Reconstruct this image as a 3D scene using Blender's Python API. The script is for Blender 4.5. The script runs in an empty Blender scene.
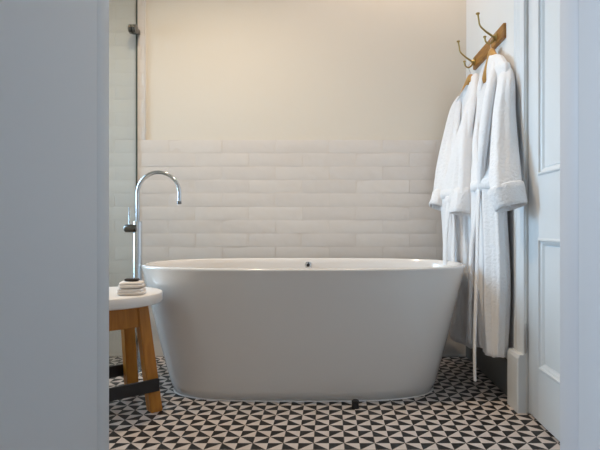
import bpy, bmesh, math, random
from mathutils import Vector, Matrix, noise
random.seed(7)
S = bpy.context.scene
C = S.collection
PI = math.pi
F = 511.0
EYE = 0.75            # camera height, the camera stands at x=0, y=0 and looks along +y

def at(px, py, d):    # a point of the place seen along one sight line at distance d
    return Vector(((px-330)/F*d, d, EYE-(py-225)/F*d))

# ---------------------------------------------------------------- materials
def mat(name, col, rough=0.5, metal=0.0, coat=0.0, sheen=0.0, bump=None, spec=0.5, emit=None):
    m = bpy.data.materials.new(name); m.use_nodes = True
    nt = m.node_tree; b = nt.nodes['Principled BSDF']
    b.inputs['Base Color'].default_value = (*col, 1)
    b.inputs['Roughness'].default_value = rough
    b.inputs['Metallic'].default_value = metal
    b.inputs['Coat Weight'].default_value = coat
    b.inputs['Sheen Weight'].default_value = sheen
    b.inputs['Specular IOR Level'].default_value = spec
    if emit:
        b.inputs['Emission Color'].default_value = (*emit[0], 1)
        b.inputs['Emission Strength'].default_value = emit[1]
    if bump:
        sc, dist, st = bump
        tc = nt.nodes.new('ShaderNodeTexCoord'); nz = nt.nodes.new('ShaderNodeTexNoise')
        nz.inputs['Scale'].default_value = sc; nz.inputs['Detail'].default_value = 4
        bp = nt.nodes.new('ShaderNodeBump'); bp.inputs['Distance'].default_value = dist
        bp.inputs['Strength'].default_value = st
        nt.links.new(tc.outputs['Object'], nz.inputs['Vector'])
        nt.links.new(nz.outputs['Fac'], bp.inputs['Height'])
        nt.links.new(bp.outputs['Normal'], b.inputs['Normal'])
    return m

M = {}
M['plaster'] = mat('plaster', (.715, .68, .61), .85, bump=(14, .002, .4))
M['ceiling'] = mat('ceiling_paint', (.80, .77, .72), .9)
M['wood_paint'] = mat('gloss_white_paint', (.74, .775, .80), .32, bump=(30, .0006, .5))
M['jamb_paint'] = mat('jamb_paint', (.66, .69, .71), .45, bump=(9, .001, .5))
M['tub'] = mat('white_acrylic', (.78, .76, .74), .14, coat=.6)
M['chrome'] = mat('chrome', (.62, .66, .70), .09, metal=1)
M['dark_chrome'] = mat('dark_chrome', (.22, .22, .22), .18, metal=1)
M['brass'] = mat('aged_brass', (.42, .31, .12), .3, metal=1, bump=(60, .0006, .4))
M['black_metal'] = mat('black_metal', (.012, .012, .014), .45)
M['rubber'] = mat('black_rubber', (.008, .008, .009), .6)
M['terry'] = mat('white_terry', (.86, .87, .89), 1, sheen=.3, bump=(85, .006, .8), spec=.1)
M['flannel'] = mat('cream_flannel', (.84, .79, .74), 1, sheen=.2, bump=(260, .002, .6), spec=.1)
M['soap'] = mat('dark_wrap', (.03, .022, .02), .4)
M['stone'] = mat('white_stone', (.80, .77, .74), .35, bump=(40, .0006, .4))
M['steel'] = mat('steel', (.55, .55, .55), .3, metal=1)
M['lampglow'] = mat('lamp_glow', (1, .9, .75), .5, emit=((1, .72, .42), 8))

def wood(name, c1, c2, rough=.45, axis=(1, 1, 8), sc=6):
    m = mat(name, c1, rough); nt = m.node_tree; b = nt.nodes['Principled BSDF']
    tc = nt.nodes.new('ShaderNodeTexCoord'); mp = nt.nodes.new('ShaderNodeMapping')
    mp.inputs['Scale'].default_value = axis
    nz = nt.nodes.new('ShaderNodeTexNoise'); nz.inputs['Scale'].default_value = sc
    nz.inputs['Detail'].default_value = 6; nz.inputs['Distortion'].default_value = .6
    cr = nt.nodes.new('ShaderNodeValToRGB')
    cr.color_ramp.elements[0].position = .35; cr.color_ramp.elements[0].color = (*c1, 1)
    cr.color_ramp.elements[1].position = .65; cr.color_ramp.elements[1].color = (*c2, 1)
    nt.links.new(tc.outputs['Object'], mp.inputs['Vector']); nt.links.new(mp.outputs['Vector'], nz.inputs['Vector'])
    nt.links.new(nz.outputs['Fac'], cr.inputs['Fac']); nt.links.new(cr.outputs['Color'], b.inputs['Base Color'])
    return m
M['oak'] = wood('golden_oak', (.40, .148, .012), (.52, .21, .022), .4, (9, 9, 1.2), 5)
M['rail_wood'] = wood('rail_wood', (.25, .098, .012), (.40, .185, .030), .45, (10, 1.5, 10), 6)
M['hanger_wood'] = wood('hanger_wood', (.50, .25, .06), (.60, .33, .09), .4, (9, 2, 9), 6)

def glass_mat():
    m = bpy.data.materials.new('shower_glass'); m.use_nodes = True
    nt = m.node_tree; nt.nodes.clear()
    out = nt.nodes.new('ShaderNodeOutputMaterial'); mx = nt.nodes.new('ShaderNodeMixShader')
    tr = nt.nodes.new('ShaderNodeBsdfTransparent'); tr.inputs['Color'].default_value = (.955, .975, .955, 1)
    gl = nt.nodes.new('ShaderNodeBsdfGlossy'); gl.inputs['Roughness'].default_value = .02
    fr = nt.nodes.new('ShaderNodeLayerWeight'); pw = nt.nodes.new('ShaderNodeMath'); pw.operation = 'POWER'; pw.inputs[1].default_value = 4
    ad = nt.nodes.new('ShaderNodeMath'); ad.operation = 'MULTIPLY_ADD'; ad.inputs[1].default_value = .5; ad.inputs[2].default_value = .03
    nt.links.new(fr.outputs['Facing'], pw.inputs[0]); nt.links.new(pw.outputs[0], ad.inputs[0])
    nt.links.new(ad.outputs[0], mx.inputs['Fac'])
    nt.links.new(tr.outputs[0], mx.inputs[1]); nt.links.new(gl.outputs[0], mx.inputs[2])
    nt.links.new(mx.outputs[0], out.inputs['Surface'])
    return m
M['glass'] = glass_mat()
M['glass_edge'] = mat('green_glass_edge', (.055, .09, .075), .15)

def tile_mat():
    m = mat('glazed_tile', (.76, .72, .68), .22, coat=.25); nt = m.node_tree; b = nt.nodes['Principled BSDF']
    at_ = nt.nodes.new('ShaderNodeAttribute'); at_.attribute_name = 'tone'
    mx = nt.nodes.new('ShaderNodeMix'); mx.data_type = 'RGBA'
    mx.inputs[6].default_value = (.695, .66, .63, 1); mx.inputs[7].default_value = (.735, .70, .665, 1)
    nt.links.new(at_.outputs['Fac'], mx.inputs[0]); nt.links.new(mx.outputs[2], b.inputs['Base Color'])
    tc = nt.nodes.new('ShaderNodeTexCoord'); nz = nt.nodes.new('ShaderNodeTexNoise')
    nz.inputs['Scale'].default_value = 11; nz.inputs['Detail'].default_value = 2
    bp = nt.nodes.new('ShaderNodeBump'); bp.inputs['Distance'].default_value = .004; bp.inputs['Strength'].default_value = .5
    nt.links.new(tc.outputs['Object'], nz.inputs['Vector']); nt.links.new(nz.outputs['Fac'], bp.inputs['Height'])
    nt.links.new(bp.outputs['Normal'], b.inputs['Normal'])
    return m
M['tile'] = tile_mat()
M['grout'] = mat('grout', (.66, .62, .58), .9)

def floor_mat():
    # cement tiles: small squares, each cut along a diagonal into a dark and a pale half (pinwheels)
    s = .0524; ox, oy = -.0035, 1.914
    m = mat('pinwheel_floor_tile', (.5, .5, .5), .5, spec=.3); nt = m.node_tree; b = nt.nodes['Principled BSDF']
    N = nt.nodes; L = nt.links
    def mt(op, a=None, bb=None, c=None):
        n = N.new('ShaderNodeMath'); n.operation = op
        for i, v in enumerate((a, bb, c)):
            if v is None: continue
            if isinstance(v, (int, float)): n.inputs[i].default_value = v
            else: L.new(v, n.inputs[i])
        return n.outputs[0]
    tc = N.new('ShaderNodeTexCoord'); sp = N.new('ShaderNodeSeparateXYZ'); L.new(tc.outputs['Object'], sp.inputs[0])
    def fold(o, off):
        t = mt('DIVIDE', mt('SUBTRACT', o, off), 2*s)
        w = mt('SUBTRACT', mt('FRACT', mt('ADD', t, .5)), .5)     # -.5 .. .5
        return mt('MULTIPLY', w, 2)                               # -1 .. 1, 0 at an even line
    wx, wy = fold(sp.outputs[0], ox), fold(sp.outputs[1], oy)
    u, v = mt('ABSOLUTE', wx), mt('ABSOLUTE', wy)
    q = mt('LESS_THAN', mt('MULTIPLY', wx, wy), 0)
    up = mt('GREATER_THAN', v, u)
    black = mt('ABSOLUTE', mt('SUBTRACT', up, q))
    nz = N.new('ShaderNodeTexNoise'); nz.inputs['Scale'].default_value = 9; nz.inputs['Detail'].default_value = 5
    L.new(tc.outputs['Object'], nz.inputs['Vector'])
    light = N.new('ShaderNodeMix'); light.data_type = 'RGBA'
    light.inputs[6].default_value = (.53, .475, .445, 1); light.inputs[7].default_value = (.66, .60, .565, 1)
    L.new(nz.outputs['Fac'], light.inputs[0])
    dark = N.new('ShaderNodeMix'); dark.data_type = 'RGBA'
    dark.inputs[6].default_value = (.010, .011, .012, 1); dark.inputs[7].default_value = (.024, .025, .026, 1)
    L.new(nz.outputs['Fac'], dark.inputs[0])
    mx = N.new('ShaderNodeMix'); mx.data_type = 'RGBA'; L.new(black, mx.inputs[0])
    L.new(light.outputs[2], mx.inputs[6]); L.new(dark.outputs[2], mx.inputs[7])
    # thin joints between whole tiles (each tile is two squares wide)
    ed = mt('MINIMUM', mt('SUBTRACT', 1, u), mt('SUBTRACT', 1, v))
    j = mt('LESS_THAN', ed, .022)
    mg = N.new('ShaderNodeMix'); mg.data_type = 'RGBA'; L.new(j, mg.inputs[0]); L.new(mx.outputs[2], mg.inputs[6])
    mg.inputs[7].default_value = (.12, .11, .10, 1)
    L.new(mg.outputs[2], b.inputs['Base Color'])
    return m
M['floor'] = floor_mat()

# ---------------------------------------------------------------- helpers
def obj(name, bm, m, parent=None, smooth=True, angle=40):
    me = bpy.data.meshes.new(name); bmesh.ops.recalc_face_normals(bm, faces=bm.faces); bm.to_mesh(me); bm.free()
    o = bpy.data.objects.new(name, me); C.objects.link(o)
    if m: me.materials.append(m)
    if smooth:
        for p in me.polygons: p.use_smooth = True
        try: me.set_sharp_from_angle(angle=math.radians(angle))
        except Exception: pass
    if parent: o.parent = parent; o.matrix_parent_inverse = Matrix.Translation(-Vector(parent.location))
    return o

def tag(o, label, cat, group=None):
    o['label'] = label; o['category'] = cat
    if group: o['group'] = group
    return o

def thing(name, label, cat, loc, group=None):
    o = bpy.data.objects.new(name, None); C.objects.link(o); o.location = loc; o.empty_display_size = .05
    return tag(o, label, cat, group)

def structure(o):
    o['kind'] = 'structure'; return o

def box(bm, x0, x1, y0, y1, z0, z1, bevel=0):
    vs = [bm.verts.new((x, y, z)) for x in (x0, x1) for y in (y0, y1) for z in (z0, z1)]
    f = [(0,1,3,2), (4,6,7,5), (0,4,5,1), (2,3,7,6), (0,2,6,4), (1,5,7,3)]
    fs = [bm.faces.new([vs[i] for i in q]) for q in f]
    if bevel:
        es = set(e for q in fs for e in q.edges)
        bmesh.ops.bevel(bm, geom=list(es), offset=bevel, segments=2, affect='EDGES', profile=.5)
    return bm

def loft(bm, rings, cap0=True, cap1=True):
    vr = [[bm.verts.new(p) for p in r] for r in rings]
    n = len(vr[0])
    for a, b in zip(vr, vr[1:]):
        for i in range(n):
            bm.faces.new((a[i], a[(i+1) % n], b[(i+1) % n], b[i]))
    if cap0: bm.faces.new(vr[0][::-1])
    if cap1: bm.faces.new(vr[-1])
    return bm

def smoothpath(pts, k=6):
    """Catmull-Rom through tuples of numbers / Vectors (flattened)."""
    P = [tuple(p) for p in pts]; out = []
    n = len(P)
    for i in range(n-1):
        p0, p1, p2, p3 = P[max(i-1, 0)], P[i], P[i+1], P[min(i+2, n-1)]
        for s in range(k):
            t = s/k
            out.append(tuple(.5*((2*b)+(-a+c)*t+(2*a-5*b+4*c-d)*t*t+(-a+3*b-3*c+d)*t**3) for a, b, c, d in zip(p0, p1, p2, p3)))
    out.append(P[-1]); return out

def tube(bm, pts, r, n=16, side=Vector((0, 1, 0)), k=6, fold=None, caps=True):
    """pts: (x,y,z[,ra,rb]) -> tube whose section has half-size ra along `side` and rb across."""
    full = [tuple(p) if len(p) == 5 else (*p, r, r) for p in pts]
    sm = smoothpath(full, k) if k > 1 else full
    rings = []
    for i, q in enumerate(sm):
        c = Vector(q[:3]); a = Vector(sm[max(i-1, 0)][:3]); b = Vector(sm[min(i+1, len(sm)-1)][:3])
        t = (b-a).normalized()
        u = (side - t*side.dot(t)).normalized(); v = t.cross(u).normalized()
        ring = []
        for j in range(n):
            th = 2*PI*j/n
            f = fold(th, i/(len(sm)-1), c) if fold else 0
            ring.append(c + u*math.cos(th)*(q[3]+f) + v*math.sin(th)*(q[4]+f))
        rings.append(ring)
    return loft(bm, rings, caps, caps)

def lathe(bm, prof, c, n=32, ax='z'):
    rings = []
    for r, h in prof:
        ring = []
        for j in range(n):
            th = 2*PI*j/n; a, b = r*math.cos(th), r*math.sin(th)
            ring.append({'z': (c[0]+a, c[1]+b, c[2]+h), 'x': (c[0]+h, c[1]+a, c[2]+b), 'y': (c[0]+a, c[1]+h, c[2]+b)}[ax])
        rings.append(ring)
    return loft(bm, rings)

# ================================================================ the room
XL, XR, YB, YF, ZC = -2.05, .780, 2.925, .95, 2.80
bm = bmesh.new(); box(bm, -2.3, 1.3, -.6, 3.1, -.1, 0)
structure(obj('floor', bm, M['floor'], smooth=False))
bm = bmesh.new(); box(bm, -2.3, 1.1, .55, 3.1, ZC, ZC+.1)
structure(obj('ceiling', bm, M['ceiling'], smooth=False))

bm = bmesh.new(); box(bm, -2.3, 1.1, YB, 3.1, 0, ZC)
wall_back = structure(obj('wall_back', bm, M['plaster'], smooth=False))

# glazed brick tiles on the back wall: low across the room, full height in the shower corner
RH, TW, TOPZ = .0764, .306, EYE+(225-140)/174.7
tile_edge = -1.058
def tile_cladding():
    bm = bmesh.new(); lay = bm.verts.layers.float.new('tone')
    x_ref = (275.5-330)/174.7
    row = -1; z = TOPZ
    rows = []
    k = 0
    while TOPZ-(k+1)*RH > -RH: rows.append((k, TOPZ-(k+1)*RH)); k += 1
    k = -1
    while TOPZ-(k+1)*RH < ZC: rows.append((k, TOPZ-(k+1)*RH)); k -= 1
    g = .0011
    for k, z0 in rows:
        off = x_ref + (0 if k % 2 == 0 else TW/2)
        i0 = int((XL-off)/TW)-2
        for i in range(i0, i0+12):
            xa, xb = off+i*TW+g, off+(i+1)*TW-g
            za, zb = max(z0+g, .0), min(z0+RH-g, ZC)
            xa = max(xa, XL)
            xb = min(xb, tile_edge-.004 if k < 0 else XR)
            if xb-xa < .01 or zb-za < .008: continue
            tone = random.random(); th = .0068
            tx, tz, bw = random.gauss(0, .0005), random.gauss(0, .00025), random.gauss(0, .0004)
            sd = random.random()*50
            nx, nz_ = 8, 4
            grid = []
            for a in range(nx+1):
                col = []
                for b_ in range(nz_+1):
                    s, t = a/nx, b_/nz_
                    # crowd the grid to the edges to round them off
                    s2 = .5-.5*math.cos(PI*s) if 0 < a < nx else s
                    t2 = .5-.5*math.cos(PI*t) if 0 < b_ < nz_ else t
                    edge = (a in (0, nx)) or (b_ in (0, nz_))
                    y = YB-th - 1.3*tx*(s2-.5)*2 - tz*(t2-.5)*2 - bw*math.sin(PI*s2)
                    y += .0011*noise.noise(Vector((s2*3+sd, t2*1.2, sd)))
                    if edge: y = y+.0009
                    v = bm.verts.new((xa+(xb-xa)*s2, y, za+(zb-za)*t2)); v[lay] = tone
                    col.append(v)
                grid.append(col)
            for a in range(nx):
                for b_ in range(nz_):
                    bm.faces.new((grid[a][b_], grid[a+1][b_], grid[a+1][b_+1], grid[a][b_+1]))
            per = [grid[a][0] for a in range(nx+1)]+[grid[nx][b_] for b_ in range(1, nz_+1)]+[grid[a][nz_] for a in range(nx-1, -1, -1)]+[grid[0][b_] for b_ in range(nz_-1, 0, -1)]
            bk = []
            for v in per:
                w = bm.verts.new((v.co.x, YB+.001, v.co.z)); w[lay] = tone; bk.append(w)
            for a in range(len(per)):
                bm.faces.new((per[a], bk[a], bk[(a+1) % len(per)], per[(a+1) % len(per)]))
    return bm
obj('tile_cladding', tile_cladding(), M['tile'], wall_back, angle=75)
bm = bmesh.new()
box(bm, XL, XR, YB-.0054, YB+.001, 0, TOPZ); box(bm, XL, tile_edge-.003, YB-.0054, YB+.001, TOPZ, ZC)
obj('grout_bed', bm, M['grout'], wall_back, smooth=False)
bm = bmesh.new(); box(bm, tile_edge-.004, tile_edge+.006, YB-.0085, YB+.001, TOPZ, ZC, .002)
obj('tile_edge_strip', bm, M['tile'], wall_back)

# right wall with its door opening
DY0, DY1, DZ = 1.27, 2.032, 2.08
bm = bmesh.new()
box(bm, XR, XR+.2, DY1, YB, 0, ZC); box(bm, XR, XR+.2, DY0, DY1, DZ, ZC); box(bm, XR, XR+.2, YF, DY0, 0, ZC)
M['wall_right'] = mat('cool_white_wall_paint', (.78, .78, .765), .6, bump=(14, .0015, .4))
structure(obj('wall_right', bm, M['wall_right'], smooth=False))

# left wall with a window, out of sight of the camera
WY0, WY1, WZ0, WZ1 = 2.05, 2.80, .40, 2.0
bm = bmesh.new()
box(bm, XL-.2, XL, .55, WY0, 0, ZC); box(bm, XL-.2, XL, WY1, YB, 0, ZC)
box(bm, XL-.2, XL, WY0, WY1, 0, WZ0); box(bm, XL-.2, XL, WY0, WY1, WZ1, ZC)
structure(obj('wall_left', bm, M['plaster'], smooth=False))
bm = bmesh.new()
xw0, xw1 = XL-.12, XL-.07
for a, b, c, d in ((WY0, WY0+.05, WZ0, WZ1), (WY1-.05, WY1, WZ0, WZ1), (WY0+.05, WY1-.05, WZ0, WZ0+.06),
                   (WY0+.05, WY1-.05, WZ1-.05, WZ1), (WY0+.05, WY1-.05, 1.18, 1.22)):
    box(bm, xw0, xw1, a, b, c, d)
win = structure(obj('window_1', bm, M['wood_paint'], smooth=False))
M['daylit'] = mat('daylit_frosted_glass', (.8, .85, .9), .4, emit=((.55, .75, 1), .7))
bm = bmesh.new(); box(bm, XL-.104, XL-.098, WY0+.04, WY1-.04, WZ0+.05, WZ1-.04)
obj('window_pane', bm, M['daylit'], win, smooth=False)

# front wall (thick, the doorway we look through)
JL, JR, JY0 = -.4125, .4295, .55
bm = bmesh.new()
box(bm, -2.25, JL, JY0, YF, 0, ZC); box(bm, JR, 1.1, JY0, YF, 0, ZC); box(bm, JL, JR, JY0, YF, 2.1, ZC)
structure(obj('wall_front', bm, M['jamb_paint'], smooth=False))
bm = bmesh.new(); box(bm, JL-.002, JL+.0006, .905, YF+.004, 0, 2.1, .002)
structure(obj('trim_1', bm, M['jamb_paint']))
M['lit_jamb'] = mat('lit_jamb_paint', (.72, .74, .77), .4)  # jamb paint made lighter for the stronger light on the right jamb
bm = bmesh.new(); box(bm, JR-.0006, JR+.0015, .884, YF+.004, 0, 2.1, .001)
structure(obj('trim_2', bm, M['lit_jamb']))

# architrave and plinth block beside the panelled door
def profile_y(bm, pts, z0, z1):
    """pts (x,y) outline, extruded upwards."""
    loft(bm, [[(x, y, z0) for x, y in pts], [(x, y, z1) for x, y in pts]])
bm = bmesh.new()
arch = [(XR, 2.148), (.772, 2.146), (.769, 2.138), (.773, 2.130), (.773, 2.118), (.768, 2.110), (.767, 2.098), (.770, 2.090),
        (.773, 2.070), (.771, 2.062), (.771, 2.050), (.772, 2.036), (XR+.004, 2.034)]
profile_y(bm, arch, .23, DZ+.1)
structure(obj('trim_3', bm, M['wood_paint'], angle=30))
bm = bmesh.new()
pl = [(XR, 2.156), (.750, 2.156), (.746, 2.150), (.746, 2.040), (.750, 2.034), (XR+.004, 2.034)]
profile_y(bm, pl, 0, .218)
loft(bm, [[(x, y, .218) for x, y in pl], [(x+.006 if x < XR else x, y, .232) for x, y in pl]])
structure(obj('trim_4', bm, M['wood_paint'], angle=30))
bm = bmesh.new()
arch2 = [(x, DY0+(DY1-y)) for x, y in arch][::-1]
profile_y(bm, arch2, 0, DZ+.1); box(bm, .756, XR+.002, DY0+.002, DY1, DZ, DZ+.1)
structure(obj('trim_5', bm, M['wood_paint'], angle=30))
# dark strip: shade painted along the foot of the right wall, behind the robes
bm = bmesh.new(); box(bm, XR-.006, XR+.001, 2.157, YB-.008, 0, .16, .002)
M['shade_strip'] = mat('dark_grey_shade', (.15, .155, .15), .5)
structure(obj('shade_strip_right', bm, M['shade_strip']))

# the door
DX = .787
def door():
    bm = bmesh.new()
    y0, y1 = DY0+.004, DY1-.005
    st = .098
    ym = (y0+y1)/2
    zs = [(.008, .205), (.700, .938), (1.955, DZ-.004)]
    box(bm, DX, DX+.04, y0, y0+st, .008, DZ-.004, .0015); box(bm, DX, DX+.04, y1-st, y1, .008, DZ-.004, .0015)
    for a, b in zs: box(bm, DX, DX+.04, y0+st, y1-st, a, b)
    for a, b in ((.205, .700), (.938, 1.955)): box(bm, DX, DX+.04, ym-.05, ym+.05, a, b)
    root = structure(obj('door_1', bm, M['wood_paint'], angle=30))
    for a, b in ((.205, .700), (.938, 1.955)):
        for ya, yb in ((y0+st, ym-.05), (ym+.05, y1-st)):
            bm = bmesh.new()
            # nested rings, each with its own x: ogee moulding down to a flat field, raised again a little
            prof = [(0, .0), (-.003, .0), (-.006, -.003), (.006, -.005), (.002, -.005), (.009, -.0), (.016, .004), (.020, .010), (.023, .010), (.028, .014), (.034, .014)]
            prof = [(-.002, -.001), (.004, -.005), (.009, -.004), (.011, .003), (.018, .006), (.024, .013), (.028, .015), (.029, .012), (.034, .012)]
            rings = [[(DX+dx, ya+i, a+i), (DX+dx, yb-i, a+i), (DX+dx, yb-i, b-i), (DX+dx, ya+i, b-i)] for i, dx in prof]
            loft(bm, rings, False, True)
            bm2 = obj('panel', bm, M['wood_paint'], root, angle=25)
    for z in (.30, 1.0+.85):
        bm = bmesh.new()
        lathe(bm, [(.0001, -.061), (.003, -.059), (.0050, -.055), (.0050, .055), (.003, .059), (0.0001, .061)], (DX-.010, DY1-.003, z), 14)
        for zz in (-.033, -.011, .011, .033):
            lathe(bm, [(.0062, -.002), (.0062, .002)], (DX-.010, DY1-.003, z+zz), 14)
        obj('hinge', bm, M['steel'], root)
    bm = bmesh.new(); lathe(bm, [(.026, 0), (.026, -.006), (.011, -.010), (.011, -.035), (.024, -.045), (.028, -.058), (.018, -.070), (.001, -.073)], (DX, y0+.055, .98), 24, 'x')
    obj('door_knob', bm, M['brass'], root)
door()
bm = bmesh.new(); box(bm, XR+.13, XR+.16, DY0-.02, DY1+.02, 0, DZ+.02)
structure(obj('trim_6', bm, M['wood_paint'], smooth=False))

# ================================================================ shower glass
gx = -1.103
sg = thing('shower_screen', 'frameless clear glass shower screen meeting the tiled wall beside the tap', 'shower screen', (gx, 2.4, 0))
bm = bmesh.new(); box(bm, gx-.004, gx+.004, 1.62, YB-.012, .012, 2.25)
obj('glass_pane', bm, M['glass'], sg, smooth=False)
bm = bmesh.new(); box(bm, gx-.0045, gx+.0045, YB-.012, YB-.009, .0, 2.25); obj('wall_edge', bm, M['glass_edge'], sg, smooth=False)
bm = bmesh.new(); box(bm, gx-.006, gx+.006, 1.62, YB-.012, .0, .0115); obj('sill_seal', bm, M['steel'], sg, smooth=False)
cz = EYE+(225-29)/F*2.86
for z in (cz, .35):
    bm = bmesh.new()
    lathe(bm, [(.001, -.024), (.020, -.023), (.026, -.018), (.026, -.0045)], (gx, 2.862, z), 28, 'x')
    lathe(bm, [(.026, .0045), (.026, .018), (.020, .023), (.001, .024)], (gx, 2.862, z), 28, 'x')
    box(bm, gx-.020, gx-.006, 2.87, YB-.009, z-.012, z+.012); box(bm, gx+.006, gx+.020, 2.87, YB-.009, z-.012, z+.012)
    obj('clamp', bm, M['dark_chrome'], sg)

# ================================================================ bathtub
TC = Vector((-.122, 2.452, 0))
def se(a, b, n, th):
    c, s = math.cos(th), math.sin(th)
    return (math.copysign(abs(c)**(2/n), c)*a, math.copysign(abs(s)**(2/n), s)*b)
def tubring(a, b, n, z, N=128):
    # spread the points evenly along the outline
    pts = [se(a, b, n, 2*PI*i/1024) for i in range(1024)]
    L = [0]
    for i in range(1024):
        p, q = pts[i], pts[(i+1) % 1024]; L.append(L[-1]+math.hypot(p[0]-q[0], p[1]-q[1]))
    out = []; j = 0
    for i in range(N):
        t = L[-1]*i/N
        while L[j+1] < t: j += 1
        f = (t-L[j])/(L[j+1]-L[j]+1e-12); p, q = pts[j], pts[(j+1) % 1024]
        out.append((TC.x+p[0]+(q[0]-p[0])*f, TC.y+p[1]+(q[1]-p[1])*f, z))
    return out
tubt = thing('bathtub', 'white freestanding oval bathtub with flared sides on patterned floor', 'bathtub', (TC.x, TC.y, 0))
HT = .569
prof = []
A0, B0, A1, B1 = .604, .284, .752, .350
for k in range(15):
    t = k/14; z = .005+(HT-.021)*t
    w = t**.93
    if k == 0: a, b = A0-.003, B0-.003
    else: a, b = A0+(A1-A0)*w, B0+(B1-B0)*w
    prof.append((a, b, 3.3-.6*t, z))
rings = [tubring(A0-.012, B0-.012, 3.3, .0015)]
rings += [tubring(*p) for p in prof]
rings += [tubring(A1+.002, B1+.002, 2.7, HT-.010), tubring(A1+.001, B1+.001, 2.7, HT-.004), tubring(A1-.003, B1-.003, 2.7, HT),
          tubring(A1-.016, B1-.016, 2.7, HT+.0005), tubring(A1-.022, B1-.022, 2.7, HT-.004)]
for t in (.05, .15, .3, .5, .7, .85, .95, 1.0):
    rings.append(tubring(A1-.024-.15*t**1.2, B1-.024-.10*t**1.2, 2.7+.3*t, HT-.006-.40*t))
rings.append(tubring(A1-.24, B1-.17, 2.9, HT-.425)); rings.append(tubring(.25, .08, 2.4, HT-.43))
bm = bmesh.new(); loft(bm, rings, True, True)
obj('tub_shell', bm, M['tub'], tubt, angle=60)
# chrome overflow on the far inner side, drain in the bottom
ov = Vector((-.118, TC.y+B1-.032, .533))
bm = bmesh.new(); lathe(bm, [(.001, -.006), (.014, -.006), (.018, -.003), (.018, .008)], ov, 28, 'y')
of = obj('overflow', bm, M['chrome'], tubt)
bm = bmesh.new(); lathe(bm, [(.001, -.0075), (.009, -.0075), (.009, -.0055)], ov, 20, 'y')
obj('overflow_hole', bm, M['rubber'], of)
bm = bmesh.new(); lathe(bm, [(.032, 0), (.032, .003), (.026, .006), (.001, .008)], (-.122, TC.y, HT-.43), 28)
obj('drain_plug', bm, M['chrome'], tubt)
bm = bmesh.new(); loft(bm, [tubring(A0+.001, B0+.001, 3.3, 0.0), tubring(A0-.001, B0-.001, 3.3, .004)])
obj('base_seal', bm, M['tub'], tubt)

# ================================================================ floor-standing tap
TX, TY = -.978, 2.60
tap = thing('bath_tap', 'tall chrome freestanding tap with arched spout at the left end of the tub', 'tap', (TX, TY, 0))
bm = bmesh.new(); lathe(bm, [(.045, 0), (.045, .006), (.040, .010), (.022, .011)], (TX, TY, 0), 32); obj('floor_flange', bm, M['chrome'], tap)
bm = bmesh.new(); lathe(bm, [(.0215, .010), (.0215, .765), (.020, .769), (.012, .770)], (TX, TY, 0), 32); obj('column', bm, M['chrome'], tap)
R = .106; zc = .912
pts = [(TX, TY, .765), (TX, TY, .83), (TX, TY, zc-.02)]
for k in range(0, 15):
    th = PI - k/14*PI*1.02
    pts.append((TX+R+R*math.cos(th), TY-.0*k, zc+R*math.sin(th)))
pts.append((TX+2*R-.001, TY, .862))
bm = bmesh.new(); tube(bm, pts, .0098, 20, Vector((0, 1, 0)), 3); obj('spout', bm, M['chrome'], tap)
bm = bmesh.new(); lathe(bm, [(.0112, -.006), (.0112, .008), (.009, .010)], (TX+2*R-.001, TY, .862), 20); obj('aerator', bm, M['dark_chrome'], tap)
bm = bmesh.new(); lathe(bm, [(.001, -.064), (.017, -.063), (.0205, -.058), (.0205, -.002), (.018, .0)], (TX+.002, TY-.010, .733), 28, 'x')
mx = obj('mixer_body', bm, M['dark_chrome'], tap)
bm = bmesh.new(); tube(bm, [(TX-.040, TY-.010, .750), (TX-.040, TY-.010, .80), (TX-.041, TY-.012, .838)], .0038, 12, Vector((1, 0, 0)), 3); obj('lever', bm, M['chrome'], mx)

# ================================================================ stool
SX, SY, SZ = -.883, 2.03, .482
st = thing('stool', 'round white-topped oak stool with black stretchers left of the tub', 'stool', (SX, SY, 0))
bm = bmesh.new()
lathe(bm, [(.001, -.042), (.199, -.042), (.205, -.039), (.207, -.033), (.207, -.006), (.205, -.002), (.199, 0), (.001, 0)], (SX, SY, SZ), 72)
obj('seat', bm, M['stone'], st)
ang = math.atan2(.165, .19)                       # turned on the floor
ex = Vector((math.cos(ang), math.sin(ang), 0)); ey = Vector((-math.sin(ang), math.cos(ang), 0))
BC = Vector((-.886, 2.078, 0))
def leg_box(p0, p1, hw, hd):
    bm = bmesh.new(); rings = []
    for p, q in ((p0, 1.0), (p1, .92)):
        rings.append([p+ex*sx*hw*q+ey*sy*hd*q for sx, sy in ((-1, -1), (1, -1), (1, 1), (-1, 1))])
    loft(bm, rings)
    bmesh.ops.bevel(bm, geom=list(bm.edges), offset=.003, segments=2, affect='EDGES')
    return bm
foot, topo = .126, .084
for sx, sy in ((1, -1), (1, 1), (-1, -1), (-1, 1)):
    p0 = BC+ex*sx*foot+ey*sy*foot; p1 = BC+ex*sx*topo+ey*sy*topo+Vector((0, 0, SZ-.043))
    obj('leg', leg_box(p0, p1, .024, .025), M['oak'], st)
def rail(c, d, half, th, z0, z1):
    nrm = Vector((-d.y, d.x, 0)); bm = bmesh.new()
    r = [c+d*a*half+nrm*b*th for a, b in ((-1, -1), (1, -1), (1, 1), (-1, 1))]
    loft(bm, [[Vector((p.x, p.y, z0)) for p in r], [Vector((p.x, p.y, z1)) for p in r]])
    bmesh.ops.bevel(bm, geom=list(bm.edges), offset=.002, segments=1, affect='EDGES'); return bm
for sgn in (-1, 1):
    obj('apron', rail(BC+ey*sgn*.094, ex, .082, .010, .340, SZ-.043), M['oak'], st)
    obj('apron', rail(BC+ex*sgn*.094, ey, .078, .010, .340, SZ-.043), M['oak'], st)
    obj('stretcher', rail(BC+ey*sgn*.153, ex, .133, .006, .086, .136), M['black_metal'], st)

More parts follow.
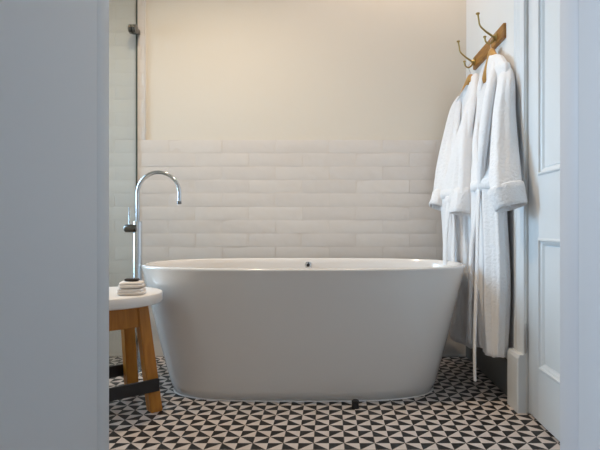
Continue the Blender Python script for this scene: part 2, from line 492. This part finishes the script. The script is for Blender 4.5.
# folded flannels and the dark soap
def pillow_box(c, hx, hy, hz, rot, seed, n=5.0):
    bm = bmesh.new(); N, K = 48, 14; rings = []
    for k in range(K+1):
        ph = -PI/2+PI*k/K; rr = abs(math.cos(ph))**(2/5.5); zz = math.copysign(abs(math.sin(ph))**(2/3.0), math.sin(ph))
        ring = []
        for j in range(N):
            x, y = se(hx, hy, n, 2*PI*j/N)
            p = Vector((x*max(rr, .02), y*max(rr, .02), zz*hz))
            w = noise.noise(p*38+Vector((seed, seed, 0)))*.0028
            p += p.normalized()*w
            ring.append(c+Matrix.Rotation(rot, 3, 'Z') @ p)
        rings.append(ring)
    return loft(bm, rings)
fx, fy = -.766, 1.975
def flannel(z, hz, rot, seed, label, hx):
    t = thing('face_cloth', label, 'face cloth', (fx, fy, z), 'folded face cloths on the stool')
    obj('lower_fold', pillow_box(Vector((fx, fy, z+hz*.62)), hx, .042, hz*.62, rot, seed), M['flannel'], t, angle=80)
    obj('upper_fold', pillow_box(Vector((fx-.001, fy+.002, z+hz*1.45)), hx-.002, .041, hz*.62, rot+.03, seed+4), M['flannel'], t, angle=80)
flannel(SZ+.0008, .0125, .10, 1, 'lower of the two folded cream face cloths on the stool', .050)
flannel(SZ+.0272, .0115, .18, 9, 'upper of the two folded cream face cloths, under the dark soap', .045)
bm = pillow_box(Vector((fx+.003, fy-.004, SZ+.0272+.0245+.0055)), .026, .017, .0058, .12, 3, 6)
tag(obj('soap', bm, M['soap']), 'small dark wrapped soap lying on top of the folded face cloths', 'soap')

# black door stop on the floor
bm = bmesh.new()
ds = at(355.3, 408.5, 2.095)
lathe(bm, [(.001, 0), (.0155, 0), (.0155, .004), (.0145, .007), (.0145, .026), (.0150, .029), (.012, .033), (.001, .034)], (ds.x, ds.y, 0), 24)
tag(obj('door_stop', bm, M['rubber']), 'small black rubber door stop on the floor in front of the tub', 'door stop')

# ================================================================ coat rail
rk = thing('coat_rail', 'wooden wall rail with two brass double hooks above the robes', 'coat rail', (XR, 2.46, 1.6))
bm = bmesh.new()
ry0, ry1, rz, rh, rd = 2.262, 2.735, 1.612, .033, .017
rr_ = [(ry0, rh), (ry1, rh), (ry1, -rh), (ry0, -rh)]
def ins(d): return [(y+(d*1.4 if y == ry0 else -d*1.4), z*(1-d/rh)) for y, z in rr_]
loft(bm, [[(XR, y, rz+z) for y, z in rr_], [(XR-rd+.005, y, rz+z) for y, z in rr_], [(XR-rd, y, rz+z) for y, z in ins(.006)]])
obj('board', bm, M['rail_wood'], rk, angle=25)
for hy in (2.345, 2.70):
    hx = XR-rd
    bm = bmesh.new()
    lathe(bm, [(.020, .0), (.020, -.003), (.012, -.006), (.008, -.016), (.001, -.018)], (hx, hy, rz), 20, 'x')
    # long upper arm
    U = [(hx-.006, hy, rz-.004, .0052, .0052), (hx-.025, hy, rz+.010, .0052, .0052), (hx-.050, hy, rz+.028, .0045, .0045), (hx-.074, hy, rz+.052, .004, .004),
         (hx-.080, hy, rz+.078, .0038, .0038), (hx-.084, hy, rz+.103, .0042, .0042)]
    tube(bm, U, 0, 12, Vector((0, 1, 0)), 5)
    lathe(bm, [(.001, -.004), (.006, -.003), (.0095, .001), (.0085, .005), (.001, .008)], (hx-.085, hy, rz+.106), 16)
    Lw = [(hx-.006, hy, rz-.006, .005, .005), (hx-.018, hy, rz-.022, .0045, .0045), (hx-.032, hy, rz-.030, .004, .004), (hx-.047, hy, rz-.022, .004, .004), (hx-.053, hy, rz-.004, .0045, .0045)]
    tube(bm, Lw, 0, 12, Vector((0, 1, 0)), 5)
    lathe(bm, [(.001, -.004), (.0055, -.003), (.008, .001), (.007, .004), (.001, .007)], (hx-.053, hy, rz), 16)
    h = obj('hook', bm, M['brass'], rk)

# hangers
def hanger(hy, d, drop, label):
    """d: direction along the hanger, pointing away from the camera."""
    c = Vector((XR-rd-.022, hy, rz-.022))
    top = c+Vector((0, 0, -drop))
    t = thing('clothes_hanger', label, 'clothes hanger', top, 'wooden hangers on the coat rail')
    bm = bmesh.new()
    pts = []
    for s in (-1, -.8, -.5, -.2, 0, .2, .5, .8, 1):
        p = top+d*s*.155+Vector((0, 0, -.130*abs(s)**1.1-.006))
        pts.append((*p, .013-.003*abs(s), .019-.004*abs(s)))
    tube(bm, pts, 0, 14, Vector((d.y, -d.x, 0)), 5)
    obj('hanger_bar', bm, M['hanger_wood'], t)
    bm = bmesh.new()
    pts = [tuple(top+Vector((0, 0, -.004))), tuple(top+Vector((0, 0, drop-.035))), tuple(c+d*.012+Vector((0, 0, -.016))), tuple(c+d*.017+Vector((0, 0, 0))), tuple(c+d*.010+Vector((0, 0, .011))), tuple(c+Vector((0, 0, .0135))-d*.004)]
    tube(bm, pts, .0017, 8, Vector((d.y, -d.x, 0)), 6)
    obj('wire_hook', bm, M['steel'], t)
    return top
dR = Vector((0, 1, 0)); dL = Vector((-.24, .97, 0)).normalized()
tR = hanger(2.345, dR, .042, 'wooden hanger of the nearer robe, on the hook closer to the door')
tL = hanger(2.70, dL, .056, 'wooden hanger of the farther robe, on the hook by the back wall')

# ================================================================ robes
def fold_fn(seed, amp, nf, grow=True):
    rnd = random.Random(seed); ph = [rnd.random()*6.28 for _ in range(5)]
    def f(th, t, c):
        a = amp*(.25+.75*min(1, t*1.4) if grow else 1)
        s = math.sin(nf*th+ph[0]+1.2*math.sin(t*3+ph[1]))*.55+math.sin((nf*2+1)*th+ph[2]+t*2)*.25
        s += noise.noise(Vector((math.cos(th)*1.6+seed, math.sin(th)*1.6, c.z*2.2)))*.9
        return a*s
    return f

def body(stations, seed, amp=.013, vee=None):
    """stations (X, Y, z, half along Y-ish, half thickness, dx of the long axis)"""
    sm = smoothpath(stations, 7); n = 96; rings = []
    f = fold_fn(seed, amp, 6)
    for i, (x, y, z, a, b, dx) in enumerate(sm):
        t = i/(len(sm)-1); u = Vector((dx, 1, 0)).normalized(); v = Vector((-u.y, u.x, 0)); c = Vector((x, y, z))
        ring = []
        for j in range(n):
            th = 2*PI*j/n; p, q = se(a, b, 2.5, th); w = f(th, t, c)
            d = Vector((math.cos(th), math.sin(th)))
            hem = (.004*math.sin(3*th+seed)+.002*math.sin(7*th)) if t > .9 else 0
            if vee and q > 0:
                z0, z1, off, wid, dep = vee; g = max(0, min(1, (z-z0)/(z1-z0)))
                if g > 0: q -= (dep*min(1, g*1.6))*math.exp(-((p-off)/(wid*(.25+.75*g)))**2)*min(1, b/.03); q = max(q, -b*.55)
            ring.append(c+u*(p+w*d.x*.7)+v*(q+w*d.y)+Vector((0, 0, hem)))
        rings.append(ring)
    # turn the hem inwards so it reads as cloth with thickness
    last = rings[-1]; cc = sum((Vector(p) for p in last), Vector())/n
    rings.append([cc+(Vector(p)-cc)*.93+Vector((0, 0, -.003)) for p in last])
    rings.append([cc+(Vector(p)-cc)*.86+Vector((0, 0, .03)) for p in last])
    bm = bmesh.new(); loft(bm, rings); return bm

def sleeve(path, seed, amp=.010):
    """path of (px,py,d, half along view-y, half across)"""
    pts = []
    for px, py, d, a, b in path:
        p = at(px, py, d); pts.append((p.x, p.y, p.z, a, b))
    bm = bmesh.new(); tube(bm, pts, 0, 48, Vector((0, 1, 0)), 7, fold_fn(seed, amp, 3)); return bm

def cuff(c0, c1, a0, b0, a1, b1, seed):
    """thick turned-back cuff: hollow tube from c0 to c1, open at the low end"""
    t = (c1-c0).normalized(); side = Vector((0, 1, 0)); u = (side-t*side.dot(t)).normalized(); v = t.cross(u)
    rings = []; n = 56; L = (c1-c0).length
    seq = [(.0, .80), (-.02, .95), (.06, 1.05), (.3, 1.06), (.6, 1.03), (.9, 1.04), (1.0, 1.0), (1.03, .93), (.98, .86), (.75, .82), (.4, .78), (.1, .70)]
    f = fold_fn(seed, .0055, 2, False)
    for s, k in seq:
        c = c0+(c1-c0)*s; a = (a0+(a1-a0)*s)*k; b = (b0+(b1-b0)*s)*k; ring = []
        for j in range(n):
            th = 2*PI*j/n; p, q = se(a, b, 2.4, th); w = f(th, max(s, 0), c0)
            ring.append(c+u*(p+w*math.cos(th))+v*(q+w*math.sin(th)))
        rings.append(ring)
    bm = bmesh.new(); loft(bm, rings); return bm

def band(path, side=Vector((0, 1, 0)), seed=1, k=6):
    pts = []
    for px, py, d, a, b in path:
        p = at(px, py, d); pts.append((p.x, p.y, p.z, a, b))
    bm = bmesh.new(); tube(bm, pts, 0, 20, side, k, fold_fn(seed, .0015, 2, False)); return bm

def robe(label, loc, bodyst, seed, sleeves, cuffs, lapels, belt, knot, tails, side, vee):
    t = thing('bathrobe', label, 'bathrobe', loc, 'white bathrobes on the coat rail')
    T = M['terry']
    obj('robe_body', body(bodyst, seed, vee=vee), T, t, angle=80)
    for i, s in enumerate(sleeves):
        so = obj('sleeve', sleeve(s, seed+i+3), T, t, angle=80)
        obj('cuff', cuff(*cuffs[i], seed+9+i), T, so, angle=80)
    for i, l in enumerate(lapels): obj('lapel', band(l, side, seed+i), T, t, angle=80)
    bm = bmesh.new(); x, y, z, a, b, dx = belt; u = Vector((dx, 1, 0)).normalized(); v = Vector((-u.y, u.x, 0))
    rings = []
    for dz, o in ((-.024, .0), (-.022, .007), (0, .010), (.022, .007), (.024, .0)):
        rings.append([Vector((x, y, z+dz+.006*math.sin(2*PI*j/72)))+u*se(a+o, b+o, 2.5, 2*PI*j/72)[0]+v*se(a+o, b+o, 2.5, 2*PI*j/72)[1] for j in range(72)])
    loft(bm, rings); bl = obj('belt', bm, T, t, angle=80)
    bm = pillow_box(knot, .020, .024, .026, .4, seed, 2.6); obj('knot', bm, T, bl, angle=80)
    for i, tl in enumerate(tails): obj('belt_tail', band(tl, side, seed+i+2), T, bl, angle=80)
    return t

# nearer robe
bR = [(.743, 2.345, 1.518, .045, .022, 0), (.741, 2.340, 1.488, .120, .030, 0), (.739, 2.335, 1.445, .172, .035, 0), (.738, 2.325, 1.40, .208, .038, 0), (.735, 2.32, 1.22, .200, .040, 0),
      (.722, 2.32, 1.05, .180, .048, 0), (.715, 2.315, .92, .165, .046, 0), (.716, 2.30, .76, .160, .046, 0), (.720, 2.285, .55, .160, .046, 0), (.722, 2.275, .35, .135, .046, 0), (.720, 2.26, .19, .108, .042, 0)]
slR = [[(504, 67, 2.20, .026, .014), (506, 77, 2.15, .040, .028), (506, 90, 2.12, .046, .034), (504.5, 115, 2.11, .050, .042), (504.5, 150, 2.07, .052, .050), (505, 178, 2.02, .054, .055), (506, 194, 1.99, .054, .056)],
       [(480, 90, 2.54, .030, .016), (478, 100, 2.545, .040, .026), (475, 125, 2.56, .045, .034), (472, 160, 2.54, .050, .038), (470, 195, 2.52, .052, .042)]]
cuR = [(at(504.5, 186.5, 2.005), at(511, 207, 1.985), .060, .062, .056, .062),
       (at(470, 190, 2.52), at(469.5, 213, 2.51), .055, .046, .058, .046)]
lapR = [[(493, 57, 2.34, .014, .010), (495.5, 62, 2.26, .026, .018), (491.5, 85, 2.19, .030, .021), (486.5, 115, 2.18, .032, .021), (482, 155, 2.20, .028, .018), (480.5, 189, 2.27, .018, .012)],
        [(492, 58, 2.40, .016, .012), (482.5, 74, 2.47, .022, .012), (478.5, 110, 2.48, .026, .012), (475, 150, 2.44, .024, .012), (478.5, 189, 2.36, .018, .011)]]
tlR = [[(479, 188, 2.28, .018, .008), (478, 215, 2.27, .017, .007), (477, 260, 2.25, .016, .007), (475.5, 310, 2.22, .015, .007), (474.5, 350, 2.20, .013, .007), (475, 381, 2.19, .009, .006)],
       [(481, 190, 2.31, .020, .009), (477, 212, 2.34, .021, .009), (472, 245, 2.37, .021, .010), (470, 290, 2.37, .021, .011), (469.5, 325, 2.37, .020, .011), (470, 343, 2.37, .016, .009)]]
robe('nearer white towelling bathrobe with a wide turned-back cuff beside the door frame', (.715, 2.30, .17), bR, 11, slR, cuR, lapR,
     (.712, 2.315, .925, .162, .048, 0), at(481, 189, 2.30), tlR, Vector((0, 1, 0)), (.98, 1.42, .075, .055, .08))

# farther robe
k = -.24
bL = [(.724, 2.63, 1.482, .045, .020, k), (.720, 2.635, 1.450, .100, .026, k), (.716, 2.650, 1.40, .150, .030, k), (.712, 2.67, 1.31, .175, .036, k), (.692, 2.665, 1.18, .176, .048, k),
      (.674, 2.66, 1.02, .165, .056, k), (.664, 2.655, .90, .155, .056, k), (.668, 2.65, .75, .155, .052, k), (.680, 2.645, .55, .155, .052, k), (.695, 2.635, .35, .150, .050, k), (.702, 2.63, .150, .140, .046, k)]
slL = [[(461.5, 97, 2.79, .026, .018), (456.5, 112, 2.81, .036, .034), (450.5, 145, 2.80, .042, .044), (446, 172, 2.78, .045, .048), (442, 196, 2.76, .045, .046)],
       [(472, 100, 2.55, .030, .022), (469, 118, 2.53, .040, .036), (466, 150, 2.50, .045, .044), (463.5, 180, 2.48, .050, .047), (462.5, 200, 2.46, .050, .047)]]
cuL = [(at(441.5, 193, 2.765), at(437, 207, 2.75), .048, .046, .052, .044), (at(463.5, 190, 2.47), at(461, 213, 2.455), .052, .047, .055, .050)]
lapL = [[(474, 77, 2.62, .016, .012), (475, 81, 2.56, .028, .018), (471, 110, 2.51, .034, .018), (464, 150, 2.50, .032, .018), (455, 185, 2.53, .022, .014), (450, 202, 2.56, .016, .011)],
        [(466, 92, 2.74, .014, .010), (459.5, 103, 2.77, .020, .012), (456, 130, 2.75, .026, .012), (452, 170, 2.70, .024, .012), (449, 201, 2.62, .018, .011)]]
tlL = [[(449, 203, 2.55, .020, .008), (446.5, 225, 2.56, .019, .007), (445, 250, 2.58, .019, .007), (446, 285, 2.60, .018, .007), (447, 315, 2.62, .015, .007)],
       [(451.5, 205, 2.54, .020, .008), (453.5, 225, 2.54, .019, .007), (453, 252, 2.55, .019, .007), (453, 262, 2.55, .018, .007)]]
robe('farther white towelling bathrobe in the corner behind the right end of the tub', (.70, 2.63, .15), bL, 23, slL, cuL, lapL,
     (.664, 2.655, .905, .157, .058, k), at(449.5, 201, 2.57), tlL, Vector((k, 1, 0)).normalized(), (.98, 1.38, .06, .055, .08))

# ================================================================ ceiling lights
def area(name, loc, target, sx, sy, power, col, spread=180):
    l = bpy.data.lights.new(name, 'AREA'); l.shape = 'RECTANGLE'; l.size = sx; l.size_y = sy; l.energy = power; l.color = col
    l.spread = math.radians(spread)
    o = bpy.data.objects.new(name, l); C.objects.link(o); o.location = loc
    o.rotation_euler = (Vector(target)-Vector(loc)).to_track_quat('-Z', 'Y').to_euler(); return o
def spot(name, loc, target, power, col, size, blend, rad):
    l = bpy.data.lights.new(name, 'SPOT'); l.energy = power; l.color = col; l.spot_size = math.radians(size); l.spot_blend = blend; l.shadow_soft_size = rad
    o = bpy.data.objects.new(name, l); C.objects.link(o); o.location = loc
    o.rotation_euler = (Vector(target)-Vector(loc)).to_track_quat('-Z', 'Y').to_euler(); return o

where = {0: 'over the stool', 1: 'over the tub, added to brighten the right side', 2: 'in the shower corner'}
for i, (x, y) in enumerate(((-.74, 1.95), (.30, 2.36), (-1.55, 2.35))):
    t = thing('ceiling_downlight', 'round recessed warm ceiling downlight '+where[i], 'ceiling light', (x, y, ZC))
    bm = bmesh.new(); lathe(bm, [(.050, 0), (.050, -.004), (.040, -.006), (.036, -.002), (.036, 0)], (x, y, ZC), 32); obj('bezel', bm, M['chrome'], t)
    bm = bmesh.new(); lathe(bm, [(.001, -.0015), (.034, -.0015), (.034, -.0005)], (x, y, ZC), 32); obj('lamp_glass', bm, M['lampglow'], t)
WARM = (1, .66, .38)
spot('downlight_lamp', (-.74, 1.95, ZC-.02), (-.74, 1.95, 0), 88, (1.000, 0.79, 0.56), 125, .8, .03)
spot('downlight_lamp', (.30, 2.36, ZC-.02), (.30, 2.36, 0), 30, (1.000, 0.77, 0.60), 150, .7, .03)  # added lamp, brightens the right side of the room
spot('downlight_lamp', (-1.55, 2.35, ZC-.02), (-1.55, 2.35, 0), 2.0, (1.000, 0.62, 0.30), 130, .7, .03)
# daylight: bathroom window, and the hall behind the camera
area('window_daylight', (XL-.06, (WY0+WY1)/2, (WZ0+WZ1)/2), (.60, 1.92, .85), .7, 1.5, 18.5, (0.49, 0.72, 1.000), 84)
area('hall_daylight', (-1.7, .02, 1.4), (.43, .76, .95), .7, 1.2, 5.8, (0.52, 0.66, 1.000), 90)

w = bpy.data.worlds.new('World'); S.world = w; w.use_nodes = True
w.node_tree.nodes['Background'].inputs[0].default_value = (.54, .60, .655, 1)
w.node_tree.nodes['Background'].inputs[1].default_value = .38

# ================================================================ camera
cam = bpy.data.cameras.new('camera'); co = bpy.data.objects.new('camera', cam); C.objects.link(co)
co.location = (0, 0, EYE); co.rotation_euler = (PI/2, 0, 0)
cam.sensor_width = 36; cam.lens = F/600*36; cam.shift_x = -.05; cam.clip_start = .02
S.camera = co
S.view_settings.view_transform = 'Standard'; S.view_settings.look = 'None'; S.view_settings.gamma = 1
S.view_settings.use_curve_mapping = False; S.view_settings.exposure = 0.08
